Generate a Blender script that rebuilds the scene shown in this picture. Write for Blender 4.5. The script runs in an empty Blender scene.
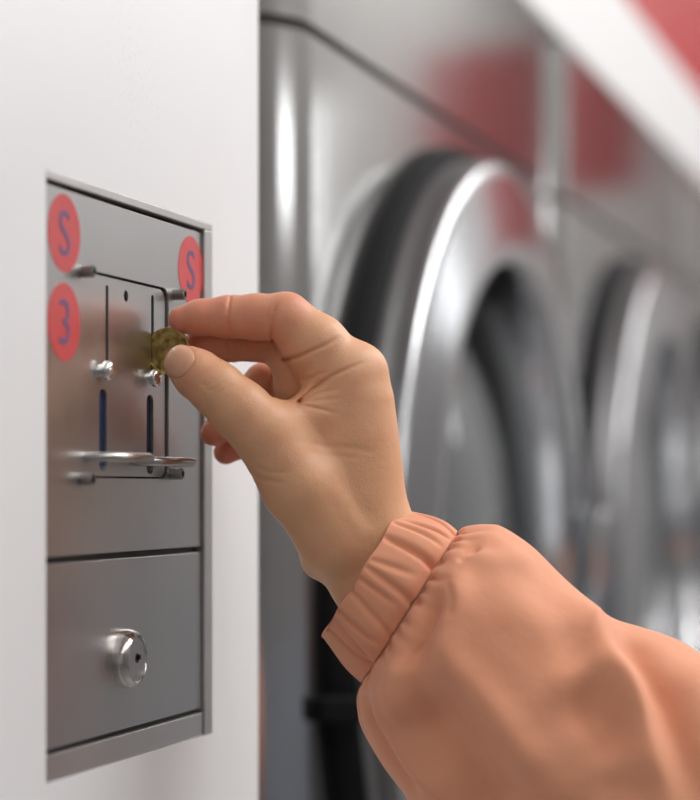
import bpy, bmesh, math, random
import numpy as np
from mathutils import Vector, Matrix
from mathutils.bvhtree import BVHTree

random.seed(4)
SC = bpy.context.scene
COL = SC.collection
PI = math.pi

# ------------------------------------------------------------------ view
F = 2150.0                                  # focal length in pixels of the 700 px wide frame
TH = math.atan(650.0 / F)                   # the row of machines recedes at this angle to the view
ST, CT = math.sin(TH), math.cos(TH)
EYE = Vector((0.416, 0.0, 1.2))
FWD, RGT, UP = Vector((-ST, CT, 0)), Vector((CT, ST, 0)), Vector((0, 0, 1))
HZ = 488.0


def on_x(px, py, x=0.0):
    """point of the upright plane x = const seen at a photo position"""
    d = FWD + RGT * ((px - 350) / F) + UP * ((HZ - py) / F)
    t = (x - EYE.x) / d.x
    return EYE + d * t


cd = bpy.data.cameras.new('camera')
cam = bpy.data.objects.new('camera', cd)
COL.objects.link(cam)
cam.location = EYE
cam.rotation_euler = (PI / 2, 0, TH)
cd.sensor_fit = 'HORIZONTAL'
cd.sensor_width = 24
cd.lens = 24 * F / 700
cd.shift_y = (HZ - 400) / 700
cd.clip_start = 0.02
cd.dof.use_dof = True
cd.dof.focus_distance = 1.098
cd.dof.aperture_fstop = 2.9
SC.camera = cam

# ------------------------------------------------------------------ materials
def new_mat(name):
    m = bpy.data.materials.new(name)
    m.use_nodes = True
    nt = m.node_tree
    return m, nt, nt.nodes['Principled BSDF'], nt.links


def nd(nt, typ, **kw):
    n = nt.nodes.new(typ)
    for k, v in kw.items():
        if k in n.inputs:
            n.inputs[k].default_value = v
        else:
            setattr(n, k, v)
    return n


def srgb(r, g, b):
    f = lambda c: (c / 255 / 12.92) if c / 255 <= .04045 else ((c / 255 + .055) / 1.055) ** 2.4
    return (f(r), f(g), f(b), 1)


def plain(name, col, rough=.5, metal=0., bump=0., bscale=200., spec=.5, coat=0.):
    m, nt, b, L = new_mat(name)
    b.inputs['Base Color'].default_value = col
    b.inputs['Roughness'].default_value = rough
    b.inputs['Metallic'].default_value = metal
    b.inputs['Specular IOR Level'].default_value = spec
    b.inputs['Coat Weight'].default_value = coat
    if bump:
        tc = nd(nt, 'ShaderNodeTexCoord')
        n = nd(nt, 'ShaderNodeTexNoise', Scale=bscale, Detail=3.)
        L.new(tc.outputs['Object'], n.inputs['Vector'])
        bp = nd(nt, 'ShaderNodeBump', Strength=bump, Distance=.001)
        L.new(n.outputs['Fac'], bp.inputs['Height'])
        L.new(bp.outputs['Normal'], b.inputs['Normal'])
    return m


def steel(name, col, rough, scale=(300, 300, 4), var=.08, aniso=0., bump=.02, cloud=.12):
    m, nt, b, L = new_mat(name)
    b.inputs['Metallic'].default_value = 1
    tc = nd(nt, 'ShaderNodeTexCoord')
    mp = nd(nt, 'ShaderNodeMapping')
    mp.inputs['Scale'].default_value = scale
    L.new(tc.outputs['Object'], mp.inputs['Vector'])
    n = nd(nt, 'ShaderNodeTexNoise', Scale=1., Detail=4.)
    L.new(mp.outputs['Vector'], n.inputs['Vector'])
    c = nd(nt, 'ShaderNodeTexNoise', Scale=14., Detail=5.)
    L.new(tc.outputs['Object'], c.inputs['Vector'])
    r1 = nd(nt, 'ShaderNodeMapRange')
    r1.inputs['To Min'].default_value = rough - var
    r1.inputs['To Max'].default_value = rough + var
    L.new(n.outputs['Fac'], r1.inputs['Value'])
    r2 = nd(nt, 'ShaderNodeMath', operation='MULTIPLY_ADD')
    L.new(c.outputs['Fac'], r2.inputs[0])
    r2.inputs[1].default_value = cloud
    L.new(r1.outputs['Result'], r2.inputs[2])
    r3 = nd(nt, 'ShaderNodeMath', operation='SUBTRACT')
    r3.inputs[1].default_value = cloud / 2
    L.new(r2.outputs[0], r3.inputs[0])
    L.new(r3.outputs[0], b.inputs['Roughness'])
    mx = nd(nt, 'ShaderNodeMixRGB')
    mx.inputs[1].default_value = tuple(x * .9 for x in col[:3]) + (1,)
    mx.inputs[2].default_value = col
    L.new(c.outputs['Fac'], mx.inputs[0])
    L.new(mx.outputs[0], b.inputs['Base Color'])
    bp = nd(nt, 'ShaderNodeBump', Strength=bump, Distance=.001)
    L.new(n.outputs['Fac'], bp.inputs['Height'])
    L.new(bp.outputs['Normal'], b.inputs['Normal'])
    return m


M = {}
M['plate'] = steel('brushed_plate_steel', (.63, .625, .62, 1), .32, (40, 300, 6), .05, bump=.005)
M['frame'] = steel('frame_steel', (.68, .67, .66, 1), .42, (60, 60, 60), .05, bump=.004)
M['pin'] = plain('polished_pin', (.86, .84, .81, 1), .12, 1.)
M['wire'] = plain('satin_wire', (.50, .48, .46, 1), .3, 1.)
M['screw'] = plain('screw_steel', (.27, .26, .25, 1), .34, 1.)
M['lockring'] = plain('polished_lock', (.62, .59, .57, 1), .14, 1.)
M['lockface'] = plain('lock_core', (.52, .53, .54, 1), .38, 1.)
M['dark'] = plain('dark_gap', (.008, .008, .009, 1), .6)
M['blue'] = plain('blue_insert', srgb(9, 34, 70), .4)
M['letter'] = plain('blue_letter', srgb(92, 84, 126), .5)
M['washer'] = steel('washer_steel', (.50, .495, .485, 1), .14, (120, 120, 3), .03, bump=.01, cloud=.06)
M['chrome'] = plain('door_chrome', (.62, .63, .65, 1), .15, 1.)
M['collar'] = steel('collar_steel', (.30, .30, .305, 1), .36, (60, 60, 60), .03, bump=.004)
M['rubber'] = plain('black_rubber', (.008, .008, .009, 1), .7, spec=.2)
M['drum'] = plain('drum_steel', (.35, .35, .35, 1), .35, 1.)
M['seam'] = plain('seam_dark', (.07, .065, .06, 1), .5, .3)
M['trimwhite'] = plain('white_trim', (.82, .82, .82, 1), .45)
M['fascia'] = plain('red_fascia', srgb(188, 48, 52), .4)
M['floor'] = plain('floor_tile', (.20, .195, .19, 1), .35, bump=.1, bscale=30)
M['ceil'] = plain('ceiling_white', (.80, .80, .80, 1), .8)
M['backwall'] = plain('back_wall', (.62, .61, .60, 1), .8)

# red sticker
m, nt, b, L = new_mat('red_sticker')
tc = nd(nt, 'ShaderNodeTexCoord')
n = nd(nt, 'ShaderNodeTexNoise', Scale=90., Detail=3.)
L.new(tc.outputs['Object'], n.inputs['Vector'])
mx = nd(nt, 'ShaderNodeMixRGB')
mx.inputs[1].default_value = srgb(196, 68, 68)
mx.inputs[2].default_value = srgb(205, 86, 88)
L.new(n.outputs['Fac'], mx.inputs[0])
L.new(mx.outputs[0], b.inputs['Base Color'])
b.inputs['Roughness'].default_value = .38
M['sticker'] = m

# white painted panel with a faint cloud of dust specks
m, nt, b, L = new_mat('white_panel_paint')
tc = nd(nt, 'ShaderNodeTexCoord')
n = nd(nt, 'ShaderNodeTexNoise', Scale=420., Detail=2.)
L.new(tc.outputs['Object'], n.inputs['Vector'])
r = nd(nt, 'ShaderNodeValToRGB')
r.color_ramp.elements[0].position = .60
r.color_ramp.elements[0].color = (0, 0, 0, 1)
r.color_ramp.elements[1].position = .70
r.color_ramp.elements[1].color = (1, 1, 1, 1)
L.new(n.outputs['Fac'], r.inputs[0])
sm = on_x(136, 72)
vs = nd(nt, 'ShaderNodeVectorMath', operation='SUBTRACT')
vs.inputs[1].default_value = sm
L.new(tc.outputs['Object'], vs.inputs[0])
vm = nd(nt, 'ShaderNodeVectorMath', operation='MULTIPLY')
vm.inputs[1].default_value = (0, 1 / .05, 1 / .05)
L.new(vs.outputs[0], vm.inputs[0])
ln = nd(nt, 'ShaderNodeVectorMath', operation='LENGTH')
L.new(vm.outputs[0], ln.inputs[0])
fall = nd(nt, 'ShaderNodeMapRange')
fall.inputs['From Min'].default_value = .2
fall.inputs['From Max'].default_value = 1.1
fall.inputs['To Min'].default_value = .35
fall.inputs['To Max'].default_value = .02
L.new(ln.outputs['Value'], fall.inputs['Value'])
mu = nd(nt, 'ShaderNodeMath', operation='MULTIPLY')
L.new(r.outputs[0], mu.inputs[0])
L.new(fall.outputs[0], mu.inputs[1])
mx = nd(nt, 'ShaderNodeMixRGB')
mx.inputs[1].default_value = (.82, .82, .825, 1)
mx.inputs[2].default_value = (.45, .44, .43, 1)
L.new(mu.outputs[0], mx.inputs[0])
L.new(mx.outputs[0], b.inputs['Base Color'])
b.inputs['Roughness'].default_value = .42
M['panel'] = m

# old brass coin
m, nt, b, L = new_mat('old_brass')
tc = nd(nt, 'ShaderNodeTexCoord')
n = nd(nt, 'ShaderNodeTexNoise', Scale=260., Detail=5.)
L.new(tc.outputs['Object'], n.inputs['Vector'])
r = nd(nt, 'ShaderNodeValToRGB')
r.color_ramp.elements[0].position = .35
r.color_ramp.elements[0].color = (.19, .125, .035, 1)
r.color_ramp.elements[1].position = .68
r.color_ramp.elements[1].color = (.60, .42, .14, 1)
L.new(n.outputs['Fac'], r.inputs[0])
L.new(r.outputs[0], b.inputs['Base Color'])
b.inputs['Metallic'].default_value = .75
b.inputs['Roughness'].default_value = .42
bp = nd(nt, 'ShaderNodeBump', Strength=.35, Distance=.0004)
L.new(n.outputs['Fac'], bp.inputs['Height'])
L.new(bp.outputs['Normal'], b.inputs['Normal'])
M['coin'] = m

# skin : colour attribute says how flushed the spot is
m, nt, b, L = new_mat('skin')
at = nd(nt, 'ShaderNodeAttribute', attribute_name='flush')
tc = nd(nt, 'ShaderNodeTexCoord')
n = nd(nt, 'ShaderNodeTexNoise', Scale=70., Detail=4.)
L.new(tc.outputs['Object'], n.inputs['Vector'])
ad = nd(nt, 'ShaderNodeMath', operation='MULTIPLY_ADD')
L.new(n.outputs['Fac'], ad.inputs[0])
ad.inputs[1].default_value = .9
L.new(at.outputs['Fac'], ad.inputs[2])
sb = nd(nt, 'ShaderNodeMath', operation='SUBTRACT')
sb.inputs[1].default_value = .42
sb.use_clamp = True
L.new(ad.outputs[0], sb.inputs[0])
mx = nd(nt, 'ShaderNodeMixRGB')
mx.inputs[1].default_value = srgb(222, 168, 128)
mx.inputs[2].default_value = srgb(219, 136, 109)
L.new(sb.outputs[0], mx.inputs[0])
L.new(mx.outputs[0], b.inputs['Base Color'])
b.inputs['Roughness'].default_value = .48
b.inputs['Subsurface Weight'].default_value = .18
b.inputs['Subsurface Radius'].default_value = (1, .4, .25)
b.inputs['Subsurface Scale'].default_value = .004
vo = nd(nt, 'ShaderNodeTexVoronoi', Scale=900.)
L.new(tc.outputs['Object'], vo.inputs['Vector'])
n2 = nd(nt, 'ShaderNodeTexNoise', Scale=260., Detail=4.)
L.new(tc.outputs['Object'], n2.inputs['Vector'])
am = nd(nt, 'ShaderNodeMath', operation='MULTIPLY_ADD')
L.new(vo.outputs['Distance'], am.inputs[0])
am.inputs[1].default_value = .35
L.new(n2.outputs['Fac'], am.inputs[2])
bp = nd(nt, 'ShaderNodeBump', Strength=.35, Distance=.0006)
L.new(am.outputs[0], bp.inputs['Height'])
L.new(bp.outputs['Normal'], b.inputs['Normal'])
M['skin'] = m
M['nail'] = plain('nail', srgb(218, 162, 130), .36, bump=.05, bscale=300)

# peach cotton
m, nt, b, L = new_mat('peach_cloth')
tc = nd(nt, 'ShaderNodeTexCoord')
n = nd(nt, 'ShaderNodeTexNoise', Scale=30., Detail=4.)
L.new(tc.outputs['Object'], n.inputs['Vector'])
mx = nd(nt, 'ShaderNodeMixRGB')
mx.inputs[1].default_value = srgb(222, 152, 118)
mx.inputs[2].default_value = srgb(229, 161, 127)
L.new(n.outputs['Fac'], mx.inputs[0])
L.new(mx.outputs[0], b.inputs['Base Color'])
b.inputs['Roughness'].default_value = .75
b.inputs['Sheen Weight'].default_value = .15
b.inputs['Specular IOR Level'].default_value = .3
n2 = nd(nt, 'ShaderNodeTexNoise', Scale=55., Detail=4.)
L.new(tc.outputs['Object'], n2.inputs['Vector'])
n3 = nd(nt, 'ShaderNodeTexNoise', Scale=1800., Detail=1.)
L.new(tc.outputs['Object'], n3.inputs['Vector'])
am = nd(nt, 'ShaderNodeMath', operation='MULTIPLY_ADD')
L.new(n3.outputs['Fac'], am.inputs[0])
am.inputs[1].default_value = .06
L.new(n2.outputs['Fac'], am.inputs[2])
bp = nd(nt, 'ShaderNodeBump', Strength=.3, Distance=.003)
L.new(am.outputs[0], bp.inputs['Height'])
L.new(bp.outputs['Normal'], b.inputs['Normal'])
M['cloth'] = m

# glass of the machine doors
m, nt, b, L = new_mat('door_glass')
b.inputs['Base Color'].default_value = (.42, .44, .45, 1)
b.inputs['Roughness'].default_value = .06
b.inputs['Transmission Weight'].default_value = .75
b.inputs['IOR'].default_value = 1.45
M['glass'] = m

# opposite wall : grey paint, red panels high up, brown wood below
m, nt, b, L = new_mat('opposite_wall_paint')
tc = nd(nt, 'ShaderNodeTexCoord')
sx = nd(nt, 'ShaderNodeSeparateXYZ')
L.new(tc.outputs['Object'], sx.inputs[0])


def step(src, lo, hi):
    a = nd(nt, 'ShaderNodeMath', operation='GREATER_THAN')
    a.inputs[1].default_value = lo
    L.new(src, a.inputs[0])
    c = nd(nt, 'ShaderNodeMath', operation='LESS_THAN')
    c.inputs[1].default_value = hi
    L.new(src, c.inputs[0])
    p = nd(nt, 'ShaderNodeMath', operation='MULTIPLY')
    L.new(a.outputs[0], p.inputs[0])
    L.new(c.outputs[0], p.inputs[1])
    return p.outputs[0]


def layer(prev, fac, col):
    k = nd(nt, 'ShaderNodeMixRGB')
    L.new(fac, k.inputs[0])
    if isinstance(prev, tuple):
        k.inputs[1].default_value = prev
    else:
        L.new(prev, k.inputs[1])
    k.inputs[2].default_value = col
    return k.outputs[0]


c = layer((.30, .30, .30, 1), step(sx.outputs['Z'], 0.1, 0.95), (.33, .37, .43, 1))
L.new(c, b.inputs['Base Color'])
b.inputs['Roughness'].default_value = .6
M['opposite'] = m


m, nt, b, L = new_mat('end_wall_paint')
tc = nd(nt, 'ShaderNodeTexCoord')
sx = nd(nt, 'ShaderNodeSeparateXYZ')
L.new(tc.outputs['Object'], sx.inputs[0])
k1, k2 = step(sx.outputs['Z'], 2.04, 2.46), step(sx.outputs['X'], .45, 1.2)
p = nd(nt, 'ShaderNodeMath', operation='MULTIPLY')
L.new(k1, p.inputs[0])
L.new(k2, p.inputs[1])
c = layer((.43, .425, .42, 1), p.outputs[0], srgb(142, 36, 42))
L.new(c, b.inputs['Base Color'])
b.inputs['Roughness'].default_value = .6
M['endwall'] = m


# ------------------------------------------------------------------ mesh helpers
def link(name, me, mat, parent=None, smooth=True):
    o = bpy.data.objects.new(name, me)
    COL.objects.link(o)
    if mat:
        me.materials.append(mat)
    if smooth:
        me.polygons.foreach_set('use_smooth', [True] * len(me.polygons))
    if parent:
        o.parent = parent
    return o


def from_bm(name, bm, mat, parent=None, smooth=False, angle=None):
    bmesh.ops.recalc_face_normals(bm, faces=bm.faces[:])
    me = bpy.data.meshes.new(name)
    bm.to_mesh(me)
    bm.free()
    o = link(name, me, mat, parent, smooth)
    if angle:
        me.set_sharp_from_angle(angle=math.radians(angle))
    return o


def box_bm(x0, x1, y0, y1, z0, z1, bev=0., seg=2, bm=None):
    tmp = bmesh.new()
    bmesh.ops.create_cube(tmp, size=1)
    for v in tmp.verts:
        v.co = Vector((x0 + (v.co.x + .5) * (x1 - x0), y0 + (v.co.y + .5) * (y1 - y0), z0 + (v.co.z + .5) * (z1 - z0)))
    if bev:
        bmesh.ops.bevel(tmp, geom=tmp.edges[:], offset=bev, segments=seg, affect='EDGES', profile=.5)
    if bm is None:
        return tmp
    me = bpy.data.meshes.new('tmp')
    tmp.to_mesh(me)
    tmp.free()
    bm.from_mesh(me)
    bpy.data.meshes.remove(me)
    return bm


def prism_bm(pts, x0, x1, bev=0.):
    """closed outline in (y, z), thickness along x"""
    bm = bmesh.new()
    a = [bm.verts.new((x0, y, z)) for y, z in pts]
    c = [bm.verts.new((x1, y, z)) for y, z in pts]
    bm.faces.new(a)
    fr = bm.faces.new(c)
    n = len(pts)
    for i in range(n):
        bm.faces.new((a[i], a[(i + 1) % n], c[(i + 1) % n], c[i]))
    if bev:
        bmesh.ops.bevel(bm, geom=list(fr.edges), offset=bev, segments=2, affect='EDGES')
    bmesh.ops.recalc_face_normals(bm, faces=bm.faces[:])
    return bm


def round_rect(y0, y1, z0, z1, r, n=6):
    pts = []
    for cy, cz, a0 in ((y1 - r, z1 - r, 0), (y0 + r, z1 - r, 90), (y0 + r, z0 + r, 180), (y1 - r, z0 + r, 270)):
        for k in range(n + 1):
            a = math.radians(a0 + 90 * k / n)
            pts.append((cy + r * math.cos(a), cz + r * math.sin(a)))
    return pts


def lathe_bm(prof, cy, cz, n=48, close=True):
    """revolve (x, r) about an axis along x through (cy, cz)"""
    bm = bmesh.new()
    rings = []
    for x, r in prof:
        if r < 1e-6:
            rings.append([bm.verts.new((x, cy, cz))])
        else:
            rings.append([bm.verts.new((x, cy + r * math.cos(2 * PI * k / n), cz + r * math.sin(2 * PI * k / n))) for k in range(n)])
    for A, B in zip(rings, rings[1:]):
        for k in range(n):
            k2 = (k + 1) % n
            if len(A) == 1 and len(B) == 1:
                continue
            if len(A) == 1:
                bm.faces.new((A[0], B[k], B[k2]))
            elif len(B) == 1:
                bm.faces.new((A[k], A[k2], B[0]))
            else:
                bm.faces.new((A[k], A[k2], B[k2], B[k]))
    return bm


def tube_bm(path, r, n=12):
    bm = bmesh.new()
    rings = []
    for i, p in enumerate(path):
        t = (path[min(i + 1, len(path) - 1)] - path[max(i - 1, 0)]).normalized()
        a = t.cross(Vector((0, 0, 1))).normalized()
        c = t.cross(a)
        rings.append([bm.verts.new(p + a * r * math.cos(2 * PI * k / n) + c * r * math.sin(2 * PI * k / n)) for k in range(n)])
    for A, B in zip(rings, rings[1:]):
        for k in range(n):
            bm.faces.new((A[k], A[(k + 1) % n], B[(k + 1) % n], B[k]))
    bm.faces.new(rings[0][::-1])
    bm.faces.new(rings[-1])
    return bm


def empty(name, label, cat, loc=(0, 0, 0), group=None):
    o = bpy.data.objects.new(name, None)
    o.empty_display_size = .02
    COL.objects.link(o)
    o.location = loc
    o['label'] = label
    o['category'] = cat
    if group:
        o['group'] = group
    return o


def hang(o, root):
    """child meshes are written in world coordinates"""
    o.parent = root
    o.matrix_parent_inverse = Matrix.Translation(-Vector(root.location))
    return o


def struct(o, label=None, cat=None):
    o['kind'] = 'structure'
    if label:
        o['label'] = label
    if cat:
        o['category'] = cat
    return o


def cut(o, cutters):
    for c in cutters:
        md = o.modifiers.new('cut', 'BOOLEAN')
        md.operation = 'DIFFERENCE'
        md.solver = 'EXACT'
        md.object = c
    dg = bpy.context.evaluated_depsgraph_get()
    me = bpy.data.meshes.new_from_object(o.evaluated_get(dg))
    o.modifiers.clear()
    o.data = me
    for c in cutters:
        d = c.data
        bpy.data.objects.remove(c)
        bpy.data.meshes.remove(d)


# ------------------------------------------------------------------ the setting
Y_EDGE = on_x(260.5, 400).y
struct(from_bm('floor', box_bm(-1.2, 2.0, -2.6, 6.0, -.05, 0), M['floor']), 'grey tiled laundromat floor', 'floor')
struct(from_bm('ceiling', box_bm(-1.2, 2.0, -2.6, 6.0, 2.8, 2.85), M['ceil']), 'white laundromat ceiling', 'ceiling')
struct(from_bm('wall_right', box_bm(1.95, 2.0, -2.6, 6.0, 0, 2.8), M['opposite']), 'grey opposite wall with a blue grey lower half', 'wall')
struct(from_bm('wall_back', box_bm(-1.2, 1.95, -2.65, -2.6, 0, 2.8), M['backwall']), 'pale wall behind the viewer', 'wall')
struct(from_bm('wall_front', box_bm(-1.2, 1.95, 6.0, 6.05, 0, 2.8), M['endwall']), 'pale wall with a red panel at the end of the machine row', 'wall')
wall_left = struct(from_bm('wall_left', box_bm(-.35, 0, -2.6, Y_EDGE, 0, 1.674, .004), M['panel'], smooth=True, angle=30),
       'smooth white panel that holds the steel coin box', 'wall')
struct(from_bm('trim_1', box_bm(-.90, -.028, -2.6, 6.0, 1.677, 1.808, .003), M['trimwhite']), 'long white trim above the washing machines', 'trim')
struct(from_bm('wall_bulkhead', box_bm(-.90, -.032, -2.6, 6.0, 1.81, 2.2), M['fascia']), 'red bulkhead above the white trim', 'wall')

struct(from_bm('trim_2', box_bm(-.90, -.036, -2.6, 6.0, 2.2, 2.8), M['trimwhite']), 'white upper wall above the red bulkhead', 'trim')

# ------------------------------------------------------------------ washing machines
PITCH, HALF = .90, .445
XF = -.03
DZ = 1.2 - .079
CY = .018


def washer_outline(r=.062, n=10):
    pts = [(-HALF, -.85), (HALF, -.85)]
    for k in range(n + 1):
        a = PI / 2 * k / n
        pts.append((HALF - r + r * math.cos(a), -r + r * math.sin(a)))
    for k in range(n + 1):
        a = PI / 2 * k / n
        pts.append((-HALF + r - r * math.sin(a), -r + r * math.cos(a)))
    return pts                                                  # (y, x relative to front)


def shell_bm(z0, z1, grow=0.):
    bm = bmesh.new()
    pts = washer_outline()
    a = [bm.verts.new((XF + x - grow * (1 if x > -.8 else 0), y * (1 - grow), z0)) for y, x in pts]
    c = [bm.verts.new((XF + x - grow * (1 if x > -.8 else 0), y * (1 - grow), z1)) for y, x in pts]
    n = len(pts)
    for i in range(n):
        bm.faces.new((a[i], a[(i + 1) % n], c[(i + 1) % n], c[i]))
    bm.faces.new(a[::-1])
    bm.faces.new(c)
    return bm


def make_washer(label):
    t = empty('washing_machine', label, 'washing machine', (0, 0, 0), 'steel washing machines in the row')
    body = from_bm('body', shell_bm(.02, 1.506), M['washer'], t, True, 35)
    # round opening through the front
    cutter = from_bm('cutter', lathe_bm([(-.42, 0), (-.42, .262), (.1, .262), (.1, 0)], CY, DZ, 72), None)
    cut(body, [cutter])
    from_bm('seam', shell_bm(1.506, 1.514, .004), M['seam'], t, True, 35)
    from_bm('control_panel', shell_bm(1.514, 1.674), M['washer'], t, True, 35)
    x0 = XF
    from_bm('door_gasket', lathe_bm([(x0 + .0005, .345), (x0 + .0005, .367), (x0 + .012, .366), (x0 + .017, .362), (x0 + .017, .345)], CY, DZ, 96), M['rubber'], t, True, 40)
    collar = [(x0 + .001, .3515), (x0 + .008, .3540), (x0 + .022, .3545), (x0 + .026, .3525), (x0 + .030, .3535), (x0 + .0405, .3530), (x0 + .0405, .3460), (x0 + .001, .3460), (x0 + .001, .3515)]
    from_bm('door_collar', lathe_bm(collar, CY, DZ, 96), M['collar'], t, True, 40)
    ring = [(x0 + .0405, .3460), (x0 + .0410, .3528), (x0 + .0440, .3528), (x0 + .0460, .3515), (x0 + .0472, .3490), (x0 + .0485, .338), (x0 + .0510, .3170), (x0 + .0535, .2960),
            (x0 + .0556, .2790), (x0 + .0556, .2735), (x0 + .0540, .2690), (x0 + .049, .2665), (x0 + .038, .2645), (x0 + .001, .262), (x0 + .001, .30)]
    dr = from_bm('door_ring', lathe_bm(ring, CY, DZ, 96), M['chrome'], t, True, 50)
    g = []
    for k in range(13):
        a = k / 12 * PI / 2
        g.append((x0 - .045 + .075 * math.sin(a), .252 * math.cos(a)))
    g2 = [(x - .006, max(r - .004, 0)) for x, r in g]
    from_bm('door_glass', lathe_bm(g + g2[::-1], CY, DZ, 72), M['glass'], t, True, 60)
    from_bm('glass_seal', lathe_bm([(x0 - .055, .248), (x0 - .055, .261), (x0 - .03, .261), (x0 - .035, .254), (x0 - .055, .248)], CY, DZ, 72), M['rubber'], t, True, 40)
    drum = from_bm('drum', lathe_bm([(x0 - .06, .247), (x0 - .38, .247), (x0 - .38, 0), (x0 - .384, 0), (x0 - .384, .255), (x0 - .06, .255), (x0 - .06, .247)], CY, DZ, 72), M['drum'], t, True, 40)
    hb = box_bm(x0 + .0005, x0 + .030, -.368, -.345, -.010, .006, .002)
    h = from_bm('door_hinge', hb, M['rubber'], t)
    h.location.z = 1.2 - .150
    hd = box_bm(x0 + .05, x0 + .085, .283, .31, -.06, .06, .008)
    h2 = from_bm('door_handle', hd, M['chrome'], t, True, 40)
    h2.location.z = DZ
    return t


w0 = make_washer('steel washing machine nearest the white panel, behind the hand')
w0.location = (0, 1.32 + .45, 0)
labels = ['second steel washing machine from the white panel, right of the nearest one',
          'third steel washing machine from the white panel, at the right edge of the photo',
          'fourth steel washing machine from the white panel']
for i, lb in enumerate(labels):
    r = w0.copy()
    COL.objects.link(r)
    r.location = (0, 1.77 + PITCH * (i + 1), 0)
    r['label'] = lb
    for ch in list(w0.children):
        k = ch.copy()
        COL.objects.link(k)
        k.parent = r

# ------------------------------------------------------------------ coin box
cb = on_x(129, 480)
box = empty('coin_box', 'recessed steel coin box with two coin slots and a locked drawer in the white panel', 'coin box', (0, cb.y, cb.z))


def part(name, bm, mat, smooth=False, angle=None, parent=None):
    o = from_bm(name, bm, mat, None, smooth, angle)
    if parent is None:
        hang(o, box)
    else:
        o.parent = parent
    return o


yL, yR = on_x(46, 480).y, on_x(212, 480).y
yR2 = on_x(204.5, 480).y
zT, zB = on_x(46, 168.5).z, on_x(46, 784.5).z
FF, XP, XS, XB = .0004, -.0016, -.0030, -.0052      # frame, plates, slot plate, backing
zT2 = on_x(46, 180, FF).z
zS = on_x(46, 753, XP).z              # top of the sill strip
zD = on_x(46, 561, XP).z              # slit between face plate and drawer
ySA, ySB = on_x(107, 330, XS).y, on_x(152.5, 330, XS).y


def zat(px, py):
    return on_x(px, py, XS).z


def slit(y, z0, z1, w_, x0=-.03, x1=.02):
    return from_bm('cutter', prism_bm(round_rect(y - w_, y + w_, z0, z1, w_ * .8), x0, x1), None)


cut(wall_left, [from_bm('cutter', box_bm(-.04, .02, yL, yR, zB, zT), None)])
bm = bmesh.new()
box_bm(-.012, FF, yL + .0002, yR - .0002, zT2 + .001, zT - .0002, .0004, 2, bm)
box_bm(-.012, FF, yR2, yR - .0002, zB + .0002, zT2 + .0009, .0004, 2, bm)
part('frame', bm, M['frame'])
back = part('backing', box_bm(XB - .002, XB, yL + .0004, yR2 - .0004, zB + .0004, zT2), M['dark'])
part('sill_strip', box_bm(XB + .0001, -.0008, yL + .0004, yR2 - .0012, zB + .0004, zS - .0014, .0003), M['frame'])
face = part('face_plate', box_bm(XB + .0001, XP, yL + .0004, yR2 - .0018, zD + .0016, zT2 - .0010, .0003), M['plate'])
drawer = part('coin_drawer', box_bm(XB + .0001, XP, yL + .0004, yR2 - .0014, zS + .0012, zD - .0016, .0003), M['plate'])
ys0, ys1 = on_x(90, 400, XS).y, on_x(165, 400, XS).y
zs0 = zat(128, 476.5)
zs1 = zat(126, 281.5)
cut(face, [from_bm('cutter', prism_bm(round_rect(ys0 - .002, ys1 + .002, zs0 - .0010, zs1 + .0011, .0075), -.03, .02), None)])
slot = part('slot_plate', prism_bm(round_rect(ys0, ys1, zs0, zs1, .006), XB + .0006, XS, .0003), M['plate'])
cutters = [slit(ySA, zat(107, 366), zat(107, 285), .0017), slit(ySB, zat(152, 376), zat(152, 295), .0018)]
for px, a, c in ((103, 389, 471), (150, 395, 474)):
    y = on_x(px, 430, XS).y
    cutters.append(slit(y, zat(px, c), zat(px, a), .0046))
hp = on_x(126, 296, XS)
cutters.append(from_bm('cutter', lathe_bm([(-.02, 0), (-.02, .0028), (.02, .0028), (.02, 0)], hp.y, hp.z, 20), None))
cut(slot, cutters)
cut(back, [slit(ySB, zat(152, 376), zat(152, 295), .0018)])
for px, a, c in ((103, 389, 471), (150, 395, 474)):
    y = on_x(px, 430, XS).y
    part('slot_insert', box_bm(XB, XB + .0004, y - .003, y + .0062, zat(px, c - 1), zat(px, a + 2)), M['blue'])
for y, px, py in ((ySA, 101, 371), (ySB, 149, 378)):
    p = on_x(px, py, XS)
    prof = [(XS, 0), (XS, .0032), (XS + .0022, .0032), (XS + .0024, .0046), (XS + .0040, .0050), (XS + .0054, .0044), (XS + .0063, .0028), (XS + .0066, 0)]
    part('return_button', lathe_bm(prof, p.y, p.z, 32), M['pin'], True, 50)
for y, px, py in ((ySA, 107, 457), (ySB, 152, 461.5)):
    z = on_x(px, py, XS + .01).z
    path = []
    R, D = .0275, .0180
    for k in range(33):
        a = -PI / 2 + PI * k / 32
        ca, sa = math.cos(a), math.sin(a)
        path.append(Vector((XS + D * abs(ca) ** .8, y + R * math.copysign(abs(sa) ** .8, sa), z)))
    path = [path[0] - Vector((.0015, 0, 0))] + path + [path[-1] - Vector((.0015, 0, 0))]
    part('coin_loop', tube_bm(path, .0024, 14), M['wire'], True)
for px, py in ((82, 271.5), (174, 294.5), (81, 479), (171.5, 474)):
    p = on_x(px, py, XP)
    q = XP
    prof = [(q, 0), (q, .0030), (q + .0056, .0030), (q + .0064, .0026), (q + .0064, .0017), (q + .0045, .0017), (q + .0045, 0)]
    s = part('cap_screw', lathe_bm(prof, p.y, p.z, 24), M['screw'], True, 40)
    k = from_bm('hex_socket', lathe_bm([(q + .0046, 0), (q + .0046, .0016), (q + .0052, .0016), (q + .0052, 0)], p.y, p.z, 6), M['dark'])
    k.parent = s
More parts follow.
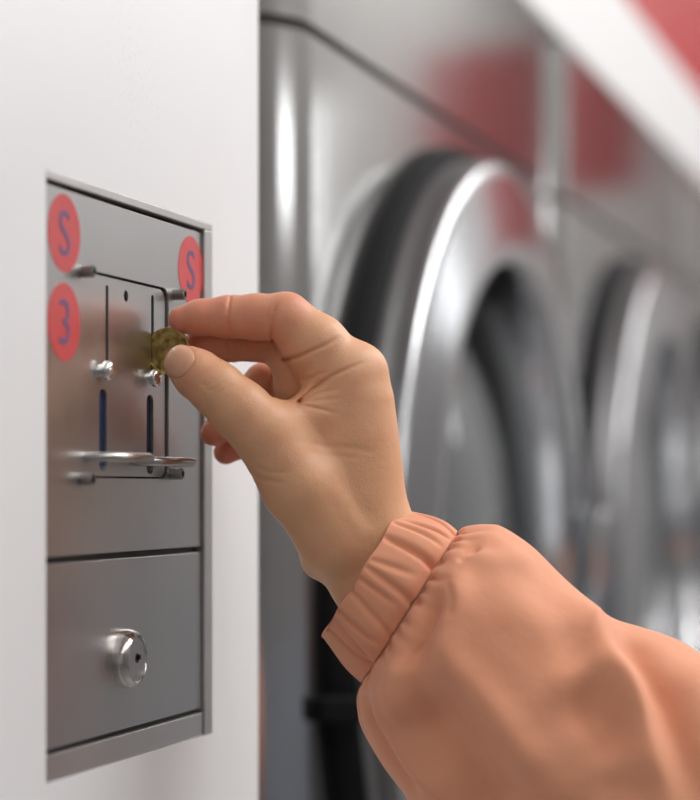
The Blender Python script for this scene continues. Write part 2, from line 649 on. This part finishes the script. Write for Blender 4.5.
# cam lock
lc = on_x(124.5, 658.5, XP)
q = XP
prof = [(q, 0), (q, .0148), (q + .0026, .0148), (q + .0052, .0140), (q + .0068, .0128), (q + .0073, .0123), (q + .0073, .0119), (q + .0066, .0115), (q + .0060, .0114), (q + .0060, 0)]
lk = part('cam_lock', lathe_bm(prof, lc.y, lc.z, 64), M['lockring'], True, 30)
k = from_bm('lock_core', lathe_bm([(q + .0058, 0), (q + .0058, .0112), (q + .0066, .0110), (q + .0066, 0)], lc.y, lc.z, 48), M['lockface'], lk, True, 40)
kb = lathe_bm([(q + .0064, 0), (q + .0064, .0024), (q + .0068, .0024), (q + .0068, 0)], lc.y + .0005, lc.z + .0003, 20)
box_bm(q + .0064, q + .0068, lc.y - .0006, lc.y + .0050, lc.z - .0006, lc.z + .0018, 0, 1, kb)
from_bm('keyhole', kb, M['dark'], lk)

# stickers
def sticker(px, py, d, ch, lab):
    p = on_x(px, py, XP)
    o = part('sticker', lathe_bm([(XP, 0), (XP, d / 2), (XP + .0002, d / 2), (XP + .0002, 0)], p.y, p.z, 48), M['sticker'])
    o['label'] = lab
    tcu = bpy.data.curves.new('letter', 'FONT')
    tcu.body = ch
    tcu.size = d * .84
    tcu.align_x = 'CENTER'
    tcu.align_y = 'CENTER'
    tcu.extrude = .0001
    tcu.offset = -.0002
    to = bpy.data.objects.new('tmp', tcu)
    COL.objects.link(to)
    dg = bpy.context.evaluated_depsgraph_get()
    me = bpy.data.meshes.new_from_object(to.evaluated_get(dg))
    bpy.data.objects.remove(to)
    zs = [v.co for v in me.vertices]
    cx = (min(v.x for v in zs) + max(v.x for v in zs)) / 2
    cy = (min(v.y for v in zs) + max(v.y for v in zs)) / 2
    for v in me.vertices:
        v.co = Vector((XP + .0003 + v.co.z, p.y + (v.co.x - cx) * 1.0, p.z + (v.co.y - cy)))
    lo = link('letter', me, M['letter'], o, False)
    return o


sticker(64, 233, .0365, 'S', 'round red sticker with a blue S at upper left')
sticker(64, 322, .0365, '3', 'round red sticker with a blue 3')
sticker(190.5, 270, .0365, 'S', 'round red sticker with a blue S at upper right')

# ------------------------------------------------------------------ coin
yc = ySB
RC = .01212
cz_ = EYE.z + (HZ - 350) / F * 1.0987
coin = None
bm = bmesh.new()
prof = [(0, -.0009), (RC * .86, -.0009), (RC * .89, -.00115), (RC - .0002, -.00115), (RC, -.00095), (RC, .00095), (RC - .0002, .00115), (RC * .89, .00115), (RC * .86, .0009), (0, .0009)]
N = 72
rings = []
for r_, h_ in prof:
    rings.append([bm.verts.new((r_ * math.cos(2 * PI * k / N) if r_ else 0, h_, r_ * math.sin(2 * PI * k / N) if r_ else 0)) for k in range(N if r_ else 1)])
for A, B in zip(rings, rings[1:]):
    for k in range(N):
        k2 = (k + 1) % N
        if len(A) == 1:
            bm.faces.new((A[0], B[k], B[k2]))
        elif len(B) == 1:
            bm.faces.new((A[k], A[k2], B[0]))
        else:
            bm.faces.new((A[k], A[k2], B[k2], B[k]))
coin = from_bm('coin', bm, M['coin'], None, True, 30)
COIN_C = Vector((on_x(190, 350, 0).x + .0, yc, cz_))
_d = FWD + RGT * ((190 - 350) / F)
COIN_C.x = EYE.x + _d.x * (yc / _d.y) - RC
coin.location = COIN_C
coin['label'] = 'worn brass coin pinched between thumb and index finger at the right slot'
coin['category'] = 'coin'

# ------------------------------------------------------------------ hand
D0 = 1100.0                                # working distance in millimetres


def hp3(px, py, w):
    d = D0 - w
    return np.array(((px - 350) / F * d, (HZ - py) / F * d, w), dtype=np.float32)


def to_world(p):
    d = D0 - p[2]
    return EYE + (FWD * float(d) + RGT * float(p[0]) + UP * float(p[1])) / 1000.0


H = .72                                     # grid step, mm
lo = np.array((-104., -92., -92.), dtype=np.float32)
hi = np.array((66., 106., 40.), dtype=np.float32)
nx, ny, nz = [int((hi[i] - lo[i]) / H) + 1 for i in range(3)]
gx = (lo[0] + H * np.arange(nx, dtype=np.float32))[:, None, None]
gy = (lo[1] + H * np.arange(ny, dtype=np.float32))[None, :, None]
gz = (lo[2] + H * np.arange(nz, dtype=np.float32))[None, None, :]


def cone(a, c):
    """tapered capsule between (px, py, w, rpx) stations"""
    p, q = hp3(*a[:3]), hp3(*c[:3])
    ra, rc = a[3] * (D0 - a[2]) / F, c[3] * (D0 - c[2]) / F
    d = q - p
    L2 = float((d * d).sum())
    t = ((gx - p[0]) * d[0] + (gy - p[1]) * d[1] + (gz - p[2]) * d[2]) / L2
    np.clip(t, 0, 1, out=t)
    e = np.sqrt((gx - p[0] - t * d[0]) ** 2 + (gy - p[1] - t * d[1]) ** 2 + (gz - p[2] - t * d[2]) ** 2)
    return e - (ra + (rc - ra) * t)


def smin(a, c, k):
    h = np.maximum(k - np.abs(a - c), 0) / k
    return np.minimum(a, c) - h * h * k * .25


def chain(st, k):
    r = None
    for a, c in zip(st, st[1:]):
        s = cone(a, c)
        r = s if r is None else smin(r, s, k)
    return r


# stations : photo column, photo row, mm towards the viewer, radius in photo pixels
index_f = [(182, 320, -9.5, 14), (200, 317.5, -9.5, 17), (229, 317, -9, 20.5), (256, 317, -7, 22), (286, 318, -4, 24.5), (318, 344, -4, 28.5), (350, 379, -6, 32)]
middle_f = [(198, 343, -22, 13), (212, 343, -23, 16), (229, 343, -25, 18), (252, 342, -27, 18), (284, 345, -27, 22), (302, 372, -23, 24), (345, 384, -27, 28)]
ring_f = [(214, 433, -38, 13.5), (226, 421, -41, 16), (244, 402, -45, 17.5), (265, 384, -48, 20.5), (300, 388, -47, 22), (338, 402, -44, 26)]
little_f = [(226, 452, -54, 12.5), (238, 443, -57, 14.5), (256, 428, -60, 15.5), (276, 414, -62, 17), (305, 412, -60, 19), (335, 422, -58, 23)]
thumb_f = [(184, 364, 9.5, 19.5), (197, 374, 11, 24), (217, 389, 13, 26.5), (240, 410, 14, 29.5), (263, 431, 13, 32), (300, 486, 7, 38), (334, 540, 0, 34)]
palm = None
for a, c, k in (((350, 379, -6, 32), (355, 402, -7, 34.5), 8), ((355, 402, -7, 34.5), (356, 440, -8, 37.5), 8), ((356, 440, -8, 37.5), (358, 480, -10, 40), 10),
                ((358, 480, -10, 40), (364, 525, -12, 40), 10), ((364, 525, -12, 40), (376, 552, -14, 39), 12), ((376, 552, -14, 39), (455, 610, -14, 38), 14),
                ((345, 384, -27, 28), (360, 520, -30, 36), 14), ((338, 402, -44, 26), (362, 530, -42, 30), 14),
                ((335, 422, -58, 23), (366, 535, -50, 26), 14), ((366, 535, -46, 34), (450, 600, -40, 36), 14),
                ((318, 425, -6, 22), (338, 500, -8, 36), 14), ((338, 540, -6, 34), (380, 588, -14, 37), 12),
                ((380, 588, -14, 37), (440, 635, -16, 38), 14), ((300, 455, -30, 30), (338, 520, -30, 34), 12),
                ((307, 347, -9, 24), (327, 378, -9, 25), 4), ((290, 345, -20, 18), (293, 388, -21, 19), 4), ((284, 432, 5, 25), (324, 404, -2, 20), 9)):
    s = cone(a, c)
    palm = s if palm is None else smin(palm, s, k)
hand = None
for st, k in ((thumb_f, 10), (index_f, 7), (middle_f, 6), (ring_f, 5), (little_f, 5)):
    fch = chain(st, 4)
    fch = smin(fch, palm, k)
    hand = fch if hand is None else smin(hand, fch, .9)
del palm, fch

# knuckle bone and wrist bone
for a, r_, k in (((364, 367, -7), 16, 12), ((316, 564, -10), 11, 10)):
    p = hp3(*a)
    s = np.sqrt((gx - p[0]) ** 2 + (gy - p[1]) ** 2 + (gz - p[2]) ** 2) - r_ * .51
    hand = smin(hand, s, k)

# creases and folds, drawn across the side that faces the room
PXG = 350 + F * gx / (D0 - gz)
PYG = HZ - F * gy / (D0 - gz)


def crease(pts, depth, sig, wmin=-200., taper=0):
    global hand
    pts = [np.array(p, dtype=np.float32) for p in pts]
    x0 = min(p[0] for p in pts) - 4 * sig
    x1 = max(p[0] for p in pts) + 4 * sig
    y0 = min(p[1] for p in pts) - 4 * sig
    y1 = max(p[1] for p in pts) + 4 * sig
    i0 = max(int(((x0 - 350) / F * 1120 - lo[0]) / H) - 3, 0)
    i1 = min(int(((x1 - 350) / F * 1120 - lo[0]) / H) + 4, nx)
    j0 = max(int(((HZ - y1) / F * 1120 - lo[1]) / H) - 6, 0)
    j1 = min(int(((HZ - y0) / F * 1120 - lo[1]) / H) + 7, ny)
    X = np.broadcast_to(PXG, (nx, 1, nz))[i0:i1]
    Y = np.broadcast_to(PYG, (1, ny, nz))[:, j0:j1]
    best = None
    n = len(pts) - 1
    for i, (p, q) in enumerate(zip(pts, pts[1:])):
        d = q - p
        t = np.clip(((X - p[0]) * d[0] + (Y - p[1]) * d[1]) / float((d * d).sum()), 0, 1)
        e = np.hypot(X - p[0] - t * d[0], Y - p[1] - t * d[1])
        s = (i + t) / n
        amp = (1 - s) ** .8 if taper else np.minimum(1, np.minimum(s, 1 - s) * 5 + .15)
        v = amp * np.exp(-(e / sig) ** 2)
        best = v if best is None else np.maximum(best, v)
    best = best * (gz > wmin)
    hand[i0:i1, j0:j1] += (depth * best).astype(np.float32)


crease([(231, 294), (229, 305), (228, 320), (230, 340)], 1.2, 1.5)
crease([(226, 318), (226, 334)], .35, 1.4)
crease([(277, 303), (273, 318), (272, 336), (276, 358)], 1.5, 2.2)
crease([(268, 312), (266, 326), (262, 334)], .5, 1.6)
crease([(284, 360), (300, 356), (312, 351), (324, 346), (342, 336)], 2.6, 1.8, taper=1)
crease([(298, 402), (312, 390), (332, 376), (352, 367), (368, 361)], 2.1, 1.8, taper=1)
crease([(300, 402), (318, 393), (342, 388)], 1.3, 1.7, taper=1)
crease([(298, 404), (316, 408), (340, 414)], 1.5, 1.8, taper=1)
crease([(306, 380), (318, 374), (332, 372)], .8, 1.8, taper=1)
crease([(300, 366), (304, 374), (303, 384)], .7, 2)
crease([(300, 402), (322, 400), (346, 398)], .9, 1.7, taper=1)
crease([(312, 357), (316, 368), (314, 380)], -.5, 6)
crease([(227, 338), (229, 350), (231, 364)], .8, 1.6)
crease([(266, 340), (268, 348), (267, 360)], .9, 2)
crease([(272, 372), (270, 385), (273, 398)], 1.0, 2)
crease([(199, 383), (208, 386), (222, 374)], .35, 1.6, 0)
crease([(203, 389), (214, 390), (228, 380)], .35, 1.6, 0)
crease([(207, 396), (220, 392), (233, 384)], .25, 1.6, 0)
crease([(250, 474), (264, 480), (284, 483)], .6, 2.2, 0)
crease([(254, 466), (268, 472), (290, 473)], .35, 2., 0)
crease([(205, 448), (216, 444), (228, 438)], .3, 1.6)
crease([(300, 440), (322, 446), (350, 448), (376, 452)], .3, 3)
crease([(310, 452), (335, 456), (362, 458)], .22, 2.5)
crease([(330, 480), (355, 520), (372, 540)], -.6, 9)
# nail fold
crease([(180, 342), (189, 346), (193.5, 354), (192, 364), (187, 372)], .6, 1.3, 2)


def surface_nets(v):
    s = v < 0
    c = s[:-1, :-1, :-1].astype(np.uint8)
    tot = np.zeros_like(c)
    for i in (0, 1):
        for j in (0, 1):
            for k in (0, 1):
                tot += s[i:s.shape[0] - 1 + i, j:s.shape[1] - 1 + j, k:s.shape[2] - 1 + k]
    act = (tot > 0) & (tot < 8)
    idx = np.argwhere(act)
    ids = -np.ones(act.shape, dtype=np.int64)
    ids[act] = np.arange(len(idx))
    corners = [(i, j, k) for i in (0, 1) for j in (0, 1) for k in (0, 1)]
    val = {cn: v[idx[:, 0] + cn[0], idx[:, 1] + cn[1], idx[:, 2] + cn[2]] for cn in corners}
    acc = np.zeros((len(idx), 3))
    cnt = np.zeros(len(idx))
    for a in corners:
        for ax in range(3):
            if a[ax] == 0:
                b_ = list(a)
                b_[ax] = 1
                b_ = tuple(b_)
                va, vb = val[a], val[b_]
                m_ = (va < 0) != (vb < 0)
                t = np.where(m_, va / np.where(m_, va - vb, 1), 0)
                p = np.array(a, dtype=float)[None, :] + np.zeros((len(idx), 3))
                p[:, ax] += t
                acc[m_] += p[m_]
                cnt[m_] += 1
    verts = idx + acc / cnt[:, None]
    quads = []
    for ax in range(3):
        o1, o2 = [q for q in range(3) if q != ax]
        sl0 = [slice(None)] * 3
        sl1 = [slice(None)] * 3
        sl0[ax] = slice(0, -1)
        sl1[ax] = slice(1, None)
        e = np.argwhere(s[tuple(sl0)] != s[tuple(sl1)])
        e = e[(e[:, o1] > 0) & (e[:, o2] > 0) & (e[:, o1] < v.shape[o1] - 1) & (e[:, o2] < v.shape[o2] - 1)]
        cell = []
        for d1, d2 in ((-1, -1), (0, -1), (0, 0), (-1, 0)):
            q = e.copy()
            q[:, o1] += d1
            q[:, o2] += d2
            cell.append(ids[q[:, 0], q[:, 1], q[:, 2]])
        q = np.stack(cell, 1)
        fl = s[e[:, 0], e[:, 1], e[:, 2]]
        if ax == 1:
            fl = ~fl
        q[~fl] = q[~fl][:, ::-1]
        quads.append(q)
    return verts, np.concatenate(quads)


V, Q = surface_nets(hand)
del hand, PXG, PYG
V = lo + V * H
for _ in range(1):                                             # light smoothing
    acc = np.zeros_like(V)
    cnt = np.zeros(len(V))
    for i in range(4):
        a, c = Q[:, i], Q[:, (i + 1) % 4]
        np.add.at(acc, a, V[c])
        np.add.at(cnt, a, 1)
        np.add.at(acc, c, V[a])
        np.add.at(cnt, c, 1)
    V = V * .6 + .4 * acc / np.maximum(cnt, 1)[:, None]
R3 = np.array((RGT, UP, -FWD))                                 # rows : right, up, toward the viewer
E0 = np.array(EYE)


def world_arr(P):
    return E0 + (P[:, :1] * np.array(RGT) + P[:, 1:2] * np.array(UP) + (D0 - P[:, 2:3]) * np.array(FWD)) / 1000.


def mesh_from(name, P, faces, mat, parent=None, smooth=True):
    me = bpy.data.meshes.new(name)
    me.from_pydata(P.tolist(), [], faces.tolist() if hasattr(faces, 'tolist') else faces)
    me.update()
    return link(name, me, mat, parent, smooth)


person = empty('person', 'person in a peach jacket sleeve reaching up to push a coin into the slot', 'person', to_world((30., -60., -10.)))
skin = mesh_from('hand', world_arr(V), Q, M['skin'])
hang(skin, person)
# flushed fingertips and knuckle folds
fl = np.zeros(len(V))
pxs = 350 + F * V[:, 0] / (D0 - V[:, 2])
pys = HZ - F * V[:, 1] / (D0 - V[:, 2])
for st, n_, amp, rad in ((index_f, 5, .95, 15.), (middle_f, 5, .95, 13.), (ring_f, 5, 1.0, 13.), (little_f, 5, 1.0, 12.), (thumb_f, 2, .45, 14.)):
    for a in st[:n_]:
        d = np.linalg.norm(V - hp3(*a[:3]), axis=1)
        fl = np.maximum(fl, amp * np.exp(-(d / rad) ** 4))
at = skin.data.attributes.new('flush', 'FLOAT', 'POINT')
at.data.foreach_set('value', fl.astype(np.float32))

# thumbnail laid on the thumb tip
bvh = BVHTree.FromPolygons([tuple(p) for p in V.tolist()], Q.tolist())
ax = np.array((-34., -26.)) / math.hypot(34, 26)               # towards the tip, photo directions
pe = np.array((ax[1], -ax[0]))
bm = bmesh.new()
NA, NR = 40, 12
top = []
for j in range(NR + 1):
    row = []
    for i in range(NA):
        a = 2 * PI * i / NA
        rr = j / NR
        ex = abs(math.cos(a)) ** .75 * math.copysign(1, math.cos(a)) * 14.0 * rr
        ey = abs(math.sin(a)) ** .75 * math.copysign(1, math.sin(a)) * 16.5 * rr
        px, py = np.array((178.2, 361.0)) + ax * ex + pe * ey
        o = Vector(hp3(px, py, 38.).tolist())
        t = Vector(hp3(px, py, 0.).tolist())
        hit = bvh.ray_cast(o, (t - o).normalized())
        if hit[0] is None:
            hit = bvh.find_nearest(Vector(hp3(px, py, 12.).tolist()))
        nr_ = hit[1] if hit[1].z > 0 else -hit[1]
        edge = .10 if j == NR else (.34 if j == NR - 1 else .5)
        row.append(hit[0] + nr_ * edge)
        if j == 0:
            break
    top.append(row)
rows = [[bm.verts.new(to_world(p)) for p in row] for row in top]
for j in range(NR):
    A, B = rows[j], rows[j + 1]
    for i in range(NA):
        i2 = (i + 1) % NA
        if j == 0:
            bm.faces.new((A[0], B[i], B[i2]))
        else:
            bm.faces.new((A[i], A[i2], B[i2], B[i]))
for _ in range(3):
    bmesh.ops.smooth_vert(bm, verts=[v for v in bm.verts if not v.is_boundary], factor=.5, use_axis_x=True, use_axis_y=True, use_axis_z=True)
nail = from_bm('thumbnail', bm, M['nail'], None, True)
hang(nail, person)
sm_ = nail.modifiers.new('thick', 'SOLIDIFY')
sm_.thickness = .0003
sm_.offset = 0

# ------------------------------------------------------------------ sleeve
def catmull(K, n):
    K = np.array(K, dtype=float)
    out = []
    m_ = len(K) - 1
    for s in np.linspace(0, m_, n):
        i = min(int(s), m_ - 1)
        t = s - i
        p0, p1, p2, p3 = K[max(i - 1, 0)], K[i], K[i + 1], K[min(i + 2, m_)]
        out.append(.5 * ((2 * p1) + (-p0 + p2) * t + (2 * p0 - 5 * p1 + 4 * p2 - p3) * t * t + (-p0 + 3 * p1 - 3 * p2 + p3) * t ** 3))
    return np.array(out)


def tube(stations, n_s, n_a):
    """stations : top px, top py, bottom px, bottom py, depth centre, depth half width"""
    S = catmull(stations, n_s)
    P = np.zeros((n_s, n_a, 3))
    ang = np.linspace(0, 2 * PI, n_a, endpoint=False)
    for i, (tx, ty, bx, by, wc, bd) in enumerate(S):
        c = np.array(((tx + bx) / 2, (ty + by) / 2))
        h = np.array(((tx - bx) / 2, (ty - by) / 2))
        for j, a in enumerate(ang):
            ca, sa = math.cos(a), math.sin(a)
            q = c + h * ca
            P[i, j] = hp3(q[0], q[1], wc + bd * sa)
    return P, ang


def normals(P):
    du = np.gradient(P, axis=0)
    dv = (np.roll(P, -1, 1) - np.roll(P, 1, 1)) / 2
    N_ = np.cross(dv, du)
    N_ /= np.maximum(np.linalg.norm(N_, axis=2, keepdims=True), 1e-9)
    c = P.mean(axis=1, keepdims=True)
    if ((P - c) * N_).sum() < 0:
        N_ = -N_
    return N_


def grid_faces(n_s, n_a):
    i, j = np.meshgrid(np.arange(n_s - 1), np.arange(n_a), indexing='ij')
    j2 = (j + 1) % n_a
    return np.stack((i * n_a + j, i * n_a + j2, (i + 1) * n_a + j2, (i + 1) * n_a + j), -1).reshape(-1, 4)


def poly_field(P, pts, sig, ends=.2):
    X = 350 + F * P[..., 0] / (D0 - P[..., 2])
    Y = HZ - F * P[..., 1] / (D0 - P[..., 2])
    best = np.zeros(X.shape)
    n = len(pts) - 1
    for i, (p, q) in enumerate(zip(pts, pts[1:])):
        p, q = np.array(p, float), np.array(q, float)
        d = q - p
        t = np.clip(((X - p[0]) * d[0] + (Y - p[1]) * d[1]) / (d @ d), 0, 1)
        e = np.hypot(X - p[0] - t * d[0], Y - p[1] - t * d[1])
        s = (i + t) / n
        amp = np.clip(np.minimum(s, 1 - s) / max(ends, 1e-3), 0, 1)
        best = np.maximum(best, (.1 + .9 * amp) * np.exp(-(e / sig) ** 2))
    return best


sleeve_st = [(449, 537, 366, 672, -12, 31), (457.5, 532, 361, 684, -12, 35.5), (463, 528, 358, 691, -11, 42), (470, 526, 356, 700, -10, 48), (486, 524.5, 357, 712, -8, 53), (503, 527, 360, 725, -7, 57), (530, 545, 371, 746, -5, 60),
             (560, 574, 386, 769, -3, 62), (588, 603, 404, 795, 0, 64), (606, 617, 418, 818, 2, 65), (640, 626, 446, 852, 4, 66), (670, 637, 478, 888, 6, 67), (702, 656, 512, 922, 8, 68),
             (760, 700, 570, 975, 12, 70), (850, 760, 650, 1050, 20, 74), (940, 800, 740, 1120, 30, 78)]
NS, NA = 330, 560
P, ang = tube(sleeve_st, NS, NA)
N_ = normals(P)
front = np.clip(N_[..., 2:3] * 1.6 + .25, 0, 1)[..., 0]
sv = np.linspace(0, 1, NS)[:, None] * (len(sleeve_st) - 1)
disp = np.zeros((NS, NA))
# gathers running out of the cuff seam
g = np.zeros((NS, NA))
rng = np.random.RandomState(7)
for k in range(34):
    a0 = 2 * PI * (k + rng.uniform(-.35, .35)) / 34
    wd = rng.uniform(.025, .055)
    ln_ = rng.uniform(1.2, 3.6)
    dd = np.angle(np.exp(1j * (ang - a0)))[None, :]
    g += rng.uniform(1.0, 2.6) * np.exp(-(dd / (wd * (1 + np.maximum(sv - 1, 0) * .3))) ** 2) * np.exp(-(np.maximum(sv - 1, 0) / ln_) ** 2)
disp -= np.minimum(g * 1.2, 4.5) * np.clip((sv - .9) * 1.6, 0, 1)
disp -= 1.2 * np.exp(-((sv - 1.05) / .22) ** 2)
# big folds
big = np.zeros((NS, NA))
for pts, amp, sig in (
        ([(437, 590), (428, 615), (418, 640), (405, 672)], -8.0, 12),
        ([(460, 570), (456, 605), (444, 640), (436, 660)], 5.0, 13),
        ([(462, 538), (478, 545), (502, 549)], -1.8, 7),
        ([(470, 556), (500, 558), (535, 562)], 2.5, 10),
        ([(404, 655), (394, 690), (398, 725)], 5.0, 12),
        ([(415, 668), (418, 700), (430, 740)], -3.0, 9),
        ([(424, 648), (450, 668), (484, 702), (512, 742), (530, 790)], 5.0, 17),
        ([(552, 712), (566, 682), (596, 666), (624, 684), (640, 724)], 4.5, 10),
        ([(420, 690), (442, 728), (466, 764), (490, 804), (505, 834)], -11.0, 31),
        ([(520, 745), (545, 775), (570, 815)], 3.0, 20),
        ([(364, 695), (371, 726), (395, 766), (420, 802)], -2.6, 3.5),
        ([(566, 722), (590, 712), (612, 730), (610, 765)], -5.5, 22),
        ([(560, 590), (600, 635), (632, 690), (650, 750), (664, 830)], 8.0, 17),
        ([(604, 622), (634, 655), (664, 700), (684, 760), (692, 820)], -9.0, 14),
        ([(560, 640), (575, 620), (590, 640), (600, 668)], 2.0, 12),
        ([(500, 600), (560, 640)], 3.0, 22),
        ([(600, 800), (640, 785), (650, 810)], -5.0, 16),
        ([(700, 660), (704, 720), (720, 800)], 6.0, 20)):
    big += amp * poly_field(P, pts, sig) * front
for _ in range(45):
    big = (2 * big + np.roll(big, 1, 1) + np.roll(big, -1, 1)) / 4
    up_, dn_ = np.vstack((big[:1], big[:-1])), np.vstack((big[1:], big[-1:]))
    big = (2 * big + up_ + dn_) / 4
disp += big * 1.25
for pts, amp, sig in (([(372, 690), (382, 722), (406, 762), (436, 802)], 2.6, 6),
                      ([(364, 695), (371, 726), (395, 766), (420, 802)], -2.6, 3.5),
                      ([(457, 562), (466, 552), (482, 546)], -1.6, 4),
                      ([(448, 582), (452, 600), (450, 622)], -1.2, 4)):
    disp += amp * poly_field(P, pts, sig) * front
X_ = P[..., 0] / 40.
Y_ = P[..., 1] / 40.
W_ = P[..., 2] / 40.
disp += .6 * np.sin(2.3 * X_ + 1.7 * Y_ + 1.1 * np.sin(1.9 * Y_ - W_)) * np.sin(2.9 * Y_ - 1.3 * X_ + 2 * W_) * np.clip(sv / 2, 0, 1)
disp += .15 * np.sin(6.1 * X_ - 4.7 * Y_ + 2 * np.sin(3 * W_ + X_)) * np.clip(sv / 2, 0, 1)
Pd = P + N_ * disp[..., None]
fc = grid_faces(NS, NA)
cap = np.array([[(NS - 1) * NA + j for j in range(NA)]])
faces = fc.tolist() + cap.tolist()
sl = mesh_from('sleeve', world_arr(Pd.reshape(-1, 3)), faces, M['cloth'])
hang(sl, person)

# cuff : gathered band with a rolled front edge
cuff_st = [(457, 532, 361, 683, -12, 36), (444, 524.5, 352, 672, -12, 37.5), (422, 515, 336, 655, -12, 37), (403, 510, 323, 639, -12, 36), (400, 509.5, 321.5, 636.5, -12, 35.5), (401, 514, 325, 634, -12, 34), (418, 524, 340, 643, -12, 32)]
NS2, NA2 = 120, 420
P, ang = tube(cuff_st, NS2, NA2)
N_ = normals(P)
u = np.linspace(0, 1, NS2)[:, None] * 6
disp = np.zeros((NS2, NA2))
rng = np.random.RandomState(3)
for k in range(26):
    a0 = 2 * PI * (k + rng.uniform(-.4, .4)) / 26
    wd = rng.uniform(.028, .06)
    lean = rng.uniform(-.06, .06)
    m0, m1 = rng.uniform(-1.2, 1.6), rng.uniform(2.2, 4.6)
    dd = np.angle(np.exp(1j * (ang[None, :] - a0 - lean * (u - 2))))
    along = 1 / (1 + np.exp(-(u - m0) * 5)) / (1 + np.exp((u - m1) * 4))
    disp -= rng.uniform(1.4, 3.0) * np.exp(-(dd / wd) ** 2) * along * np.clip(1.35 - .22 * u, .3, 1)
disp += .5 * np.sin(ang * 9 + 1.3)[None, :] * np.ones_like(u)
disp += 1.6 * np.exp(-((u - 1.2) / .9) ** 2)
disp *= np.clip((5.2 - u), .15, 1)
P = P + N_ * disp[..., None]
cf = mesh_from('cuff', world_arr(P.reshape(-1, 3)), grid_faces(NS2, NA2), M['cloth'])
hang(cf, person)

# ------------------------------------------------------------------ light of the room, plus added highlight lamps
def area(name, loc, rot, sx_, sy_, power, col=(1, 1, 1)):
    ld = bpy.data.lights.new(name, 'AREA')
    ld.shape = 'RECTANGLE'
    ld.size = sx_
    ld.size_y = sy_
    ld.energy = power
    ld.color = col
    o = bpy.data.objects.new(name, ld)
    COL.objects.link(o)
    o.location = loc
    o.rotation_euler = rot
    return o


for y, pw in ((-1.6, 8), (0.1, 16), (1.8, 46), (3.5, 36), (5.2, 24)):
    area('ceiling_light', (1.4, y, 2.78), (0, 0, 0), 1.0, 1.5, pw, (1, .99, .975))
area('added_corner_light', (1.94, 1.78, 1.73), (0, PI / 2, 0), .17, .9, 2.0, (.96, .98, 1))  # added lamp, not a window: puts the highlight on the washer's rounded corner
area('added_ring_light', (1.86, 5.95, 2.10), (-PI / 2, 0, 0), .15, .5, .95, (.96, .98, 1))  # unseen lamp added by the end wall for the bright streak on the door ring
w = bpy.data.worlds.new('world')
SC.world = w
w.use_nodes = True
w.node_tree.nodes['Background'].inputs[0].default_value = (.9, .93, 1, 1)
w.node_tree.nodes['Background'].inputs[1].default_value = .3

vs_ = SC.view_settings
vs_.view_transform = 'Standard'
vs_.look = 'None'
vs_.gamma = 1
vs_.exposure = -.15
vs_.use_curve_mapping = False
